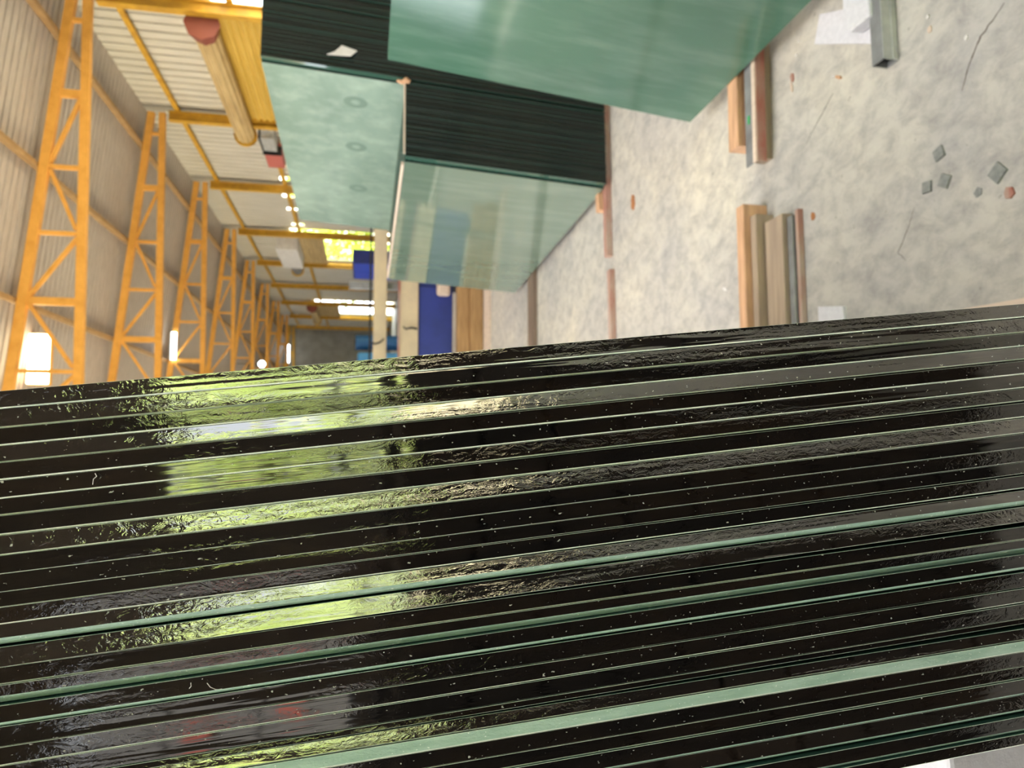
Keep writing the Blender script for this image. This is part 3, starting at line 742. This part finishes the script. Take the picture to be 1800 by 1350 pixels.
def crack(pts, w, label):
    mb = MB(); r_ = random.Random(len(pts) * 7 + int(pts[0][0] * 100)); P = []
    for (a, b), (c, d) in zip(pts[:-1], pts[1:]):
        for k in range(6): P.append((a + (c - a) * k / 6 + r_.uniform(-.002, .002), b + (d - b) * k / 6 + r_.uniform(-.002, .002)))
    P.append(pts[-1])
    for k in range(len(P) - 1):
        w0 = w * (.35 + .65 * math.sin(math.pi * k / (len(P) - 1))) * r_.uniform(.5, 1.3); 
        (x0, y0), (x1, y1) = P[k], P[k + 1]; dx, dy = x1 - x0, y1 - y0; l = math.hypot(dx, dy) + 1e-6; nx, ny = -dy / l * w0, dx / l * w0
        mb.hexa([(x0 - nx, y0 - ny, 0), (x1 - nx, y1 - ny, 0), (x1 + nx, y1 + ny, 0), (x0 + nx, y0 + ny, 0),
                 (x0 - nx, y0 - ny, .0006), (x1 - nx, y1 - ny, .0006), (x1 + nx, y1 + ny, .0006), (x0 + nx, y0 + ny, .0006)])
    tag(mb.build('floor_crack', M['crack'], loc=(pts[0][0], pts[0][1], 0)), label, 'crack', 'cracks in the concrete')


crack([(.892, 1.58), (.96, 1.545), (1.0, 1.512), (1.045, 1.441)], .0022, 'dark jagged crack in the concrete beyond the box section')
crack([(.64, 1.76), (.60, 1.78), (.53, 1.83), (.50, 1.80)], .001, 'faint crack in the concrete near the near stack')
crack([(1.02, 2.26), (1.09, 2.16), (1.13, 2.10)], .0012, 'hairline crack between the two bearers')

# ------------------------------------------------------------------ glass washing machine across the hall
MC = empty('glass_washing_machine', (1.2, 9.6, 0), 'long machine with two cream horizontal beams and deep blue panels, beyond the rear stack', 'machine')
def mpart(name, boxes, m, bevel=.006, lab=None, par=None):
    mb = MB()
    for a, b in boxes: mb.box(a, b)
    o = mb.build(name, m, par or MC, bevel=bevel)
    if par is None: o.matrix_parent_inverse = Matrix.Translation((-1.2, -9.6, 0))
    if lab: o['label'] = lab
    return o


mpart('top_beam', [((-.4, 9.60, 1.215), (3.3, 9.74, 1.385))], M['cream'], .012)
mpart('lower_beam', [((-.4, 9.58, .81), (3.3, 9.72, 1.06))], M['cream'], .012)
mpart('beam_edge', [((-.4, 9.565, 1.045), (3.3, 9.60, 1.075))], M['redox'], 0, 'thin red brown edge strip')
mpart('blue_panel', [((-.4, 9.62, .36), (1.98, 9.70, .805))], M['blue'], .01, 'deep blue panel')
mpart('dark_panel', [((1.99, 9.66, .36), (3.3, 9.70, .805))], M['blue'], .01)
mpart('roller', [((1.85, 9.50, .40), (2.6, 9.60, .58))], M['palewood'], .04, 'tan rounded roller cover')
for x in (-.3, .6, 1.95, 3.1): mpart('post', [((x, 9.76, 0), (x + .09, 9.85, 1.7))], M['galvdark'], .004)
for x in (-.3, .9, 2.1, 3.0): mpart('leg', [((x, 9.62, 0), (x + .1, 9.70, .355))], M['blue'], .004)
mb = MB(); mb.tube([(1.22, 9.56, 1.42), (1.20, 9.54, 1.36), (1.22, 9.53, 1.30), (1.27, 9.55, 1.25)], .012, 8)
o = mb.build('hose', M['black'], MC, smooth=True); o.matrix_parent_inverse = Matrix.Translation((-1.2, -9.6, 0))
mb = MB(); mb.tube([(1.43, 9.54, 1.0), (1.40, 9.52, .98), (1.42, 9.53, .90), (1.41, 9.54, .83)], .014, 8)
o = mb.build('hose', M['black'], MC, smooth=True); o.matrix_parent_inverse = Matrix.Translation((-1.2, -9.6, 0))
RL = empty('handrail', (2, 9.30, 1.43), 'thin dark rail running above the cream beam of the machine', 'rail')
mb = MB(); mb.tube([(-2.3, 0, 0), (1.3, 0, 0)], .012, 8); mb.build('tube', M['black'], RL)
for x in (-2.0, 1.0): mb = MB(); mb.tube([(x, 0, -1.43), (x, 0, 0)], .016, 8); mb.build('leg', M['black'], RL)
# timber baulks in front of the machine, pale threshold and dark gap behind
for k, (y, z0, z1, x0, x1, l) in enumerate([(9.30, .0, .17, -.5, 2.4, 'lower brown timber baulk lying in front of the blue machine panels'),
                                             (9.34, .171, .33, -.45, 2.2, 'upper brown timber baulk stacked in front of the blue machine panels')]):
    mb = MB(); mb.box((x0, y, z0), (x1, y + .17, z1)); tag(mb.build('timber_baulk', M['lumber'], loc=(x0, y, z0), bevel=.012), l, 'timber', 'timber baulks by the machine')
mb = MB(); mb.box((-.5, 8.7, 0), (2.6, 9.05, .035)); tag(mb.build('plank', M['palewood'], loc=(0, 8.8, 0), bevel=.004), 'wide pale plank on the floor in front of the timber baulks', 'plank')
# far blue things
T_ = empty('plastic_tank', (2.65, 30.2, 0), 'light blue plastic tank standing far back beside the end of the machine', 'tank')
mb = MB(); mb.box((-.75, -.5, 0), (.75, .5, 1.75)); mb.build('body', M['skyblue'], T_, bevel=.12)
mb = MB(); mb.tube([(.1, 0, 1.75), (.1, 0, 1.83)], .3, 20); mb.build('lid', M['blue'], T_)
D_ = empty('barrel', (3.85, 30.3, 0), 'dark blue barrel standing just right of the light blue tank', 'barrel')
mb = MB(); mb.tube([(0, 0, 0), (0, 0, .6), (0, 0, .62), (0, 0, 1.2), (0, 0, 1.22), (0, 0, 1.82)], [.30, .30, .33, .33, .30, .30], 20); mb.build('body', mat('dark_blue_plastic', (.02, .12, .30), .5), D_)
mb = MB(); mb.tube([(0, 0, 1.82), (0, 0, 1.86)], .32, 20); mb.build('lid', M['black'], D_)
C_ = empty('blue_cabinet', (5.9, 25.3, 0), 'deep blue steel cabinet standing in the half open middle shutter bay', 'cabinet')
mb = MB(); mb.box((-.25, -1.2, .06), (.2, 1.2, 1.9)); mb.build('body', M['blue'], C_, bevel=.02)
for y in (-1.15, .02): mb = MB(); mb.box((-.275, y, .1), (-.251, y + 1.12, 1.85)); d_ = mb.build('door', M['doorblue'], C_, bevel=.005); mb = MB(); mb.box((-.30, y + .95, .9), (-.276, y + 1.0, 1.15)); mb.build('handle', M['galv'], d_)
mb = MB(); mb.box((-.2, -1.15, 0), (.15, 1.15, .06)); mb.build('plinth', M['black'], C_)
# lint on the glass edges
for pts, l in (([(-.0195, .4485, 1.6445), (-.021, .447, 1.6432), (-.0225, .447, 1.6448), (-.0245, .447, 1.645), (-.0255, .4485, 1.6455)], 'white curled fibre stuck on a dark edge near the top of the near stack'),
               ([(-.1355, .4485, 1.5915), (-.137, .447, 1.591), (-.1385, .4485, 1.5922)], 'short white fibre above the wide lower arris of the near stack'),
               ([(-.1362, .4485, 1.583), (-.138, .447, 1.581), (-.1395, .447, 1.578), (-.1398, .4485, 1.575)], 'curved white fibre beside the short one on the near stack')):
    mb = MB(); mb.tube(pts, .00022, 6); tag(mb.build('lint_fibre', M['white'], loc=pts[0]), l, 'fibre', 'fibres on the glass edges')
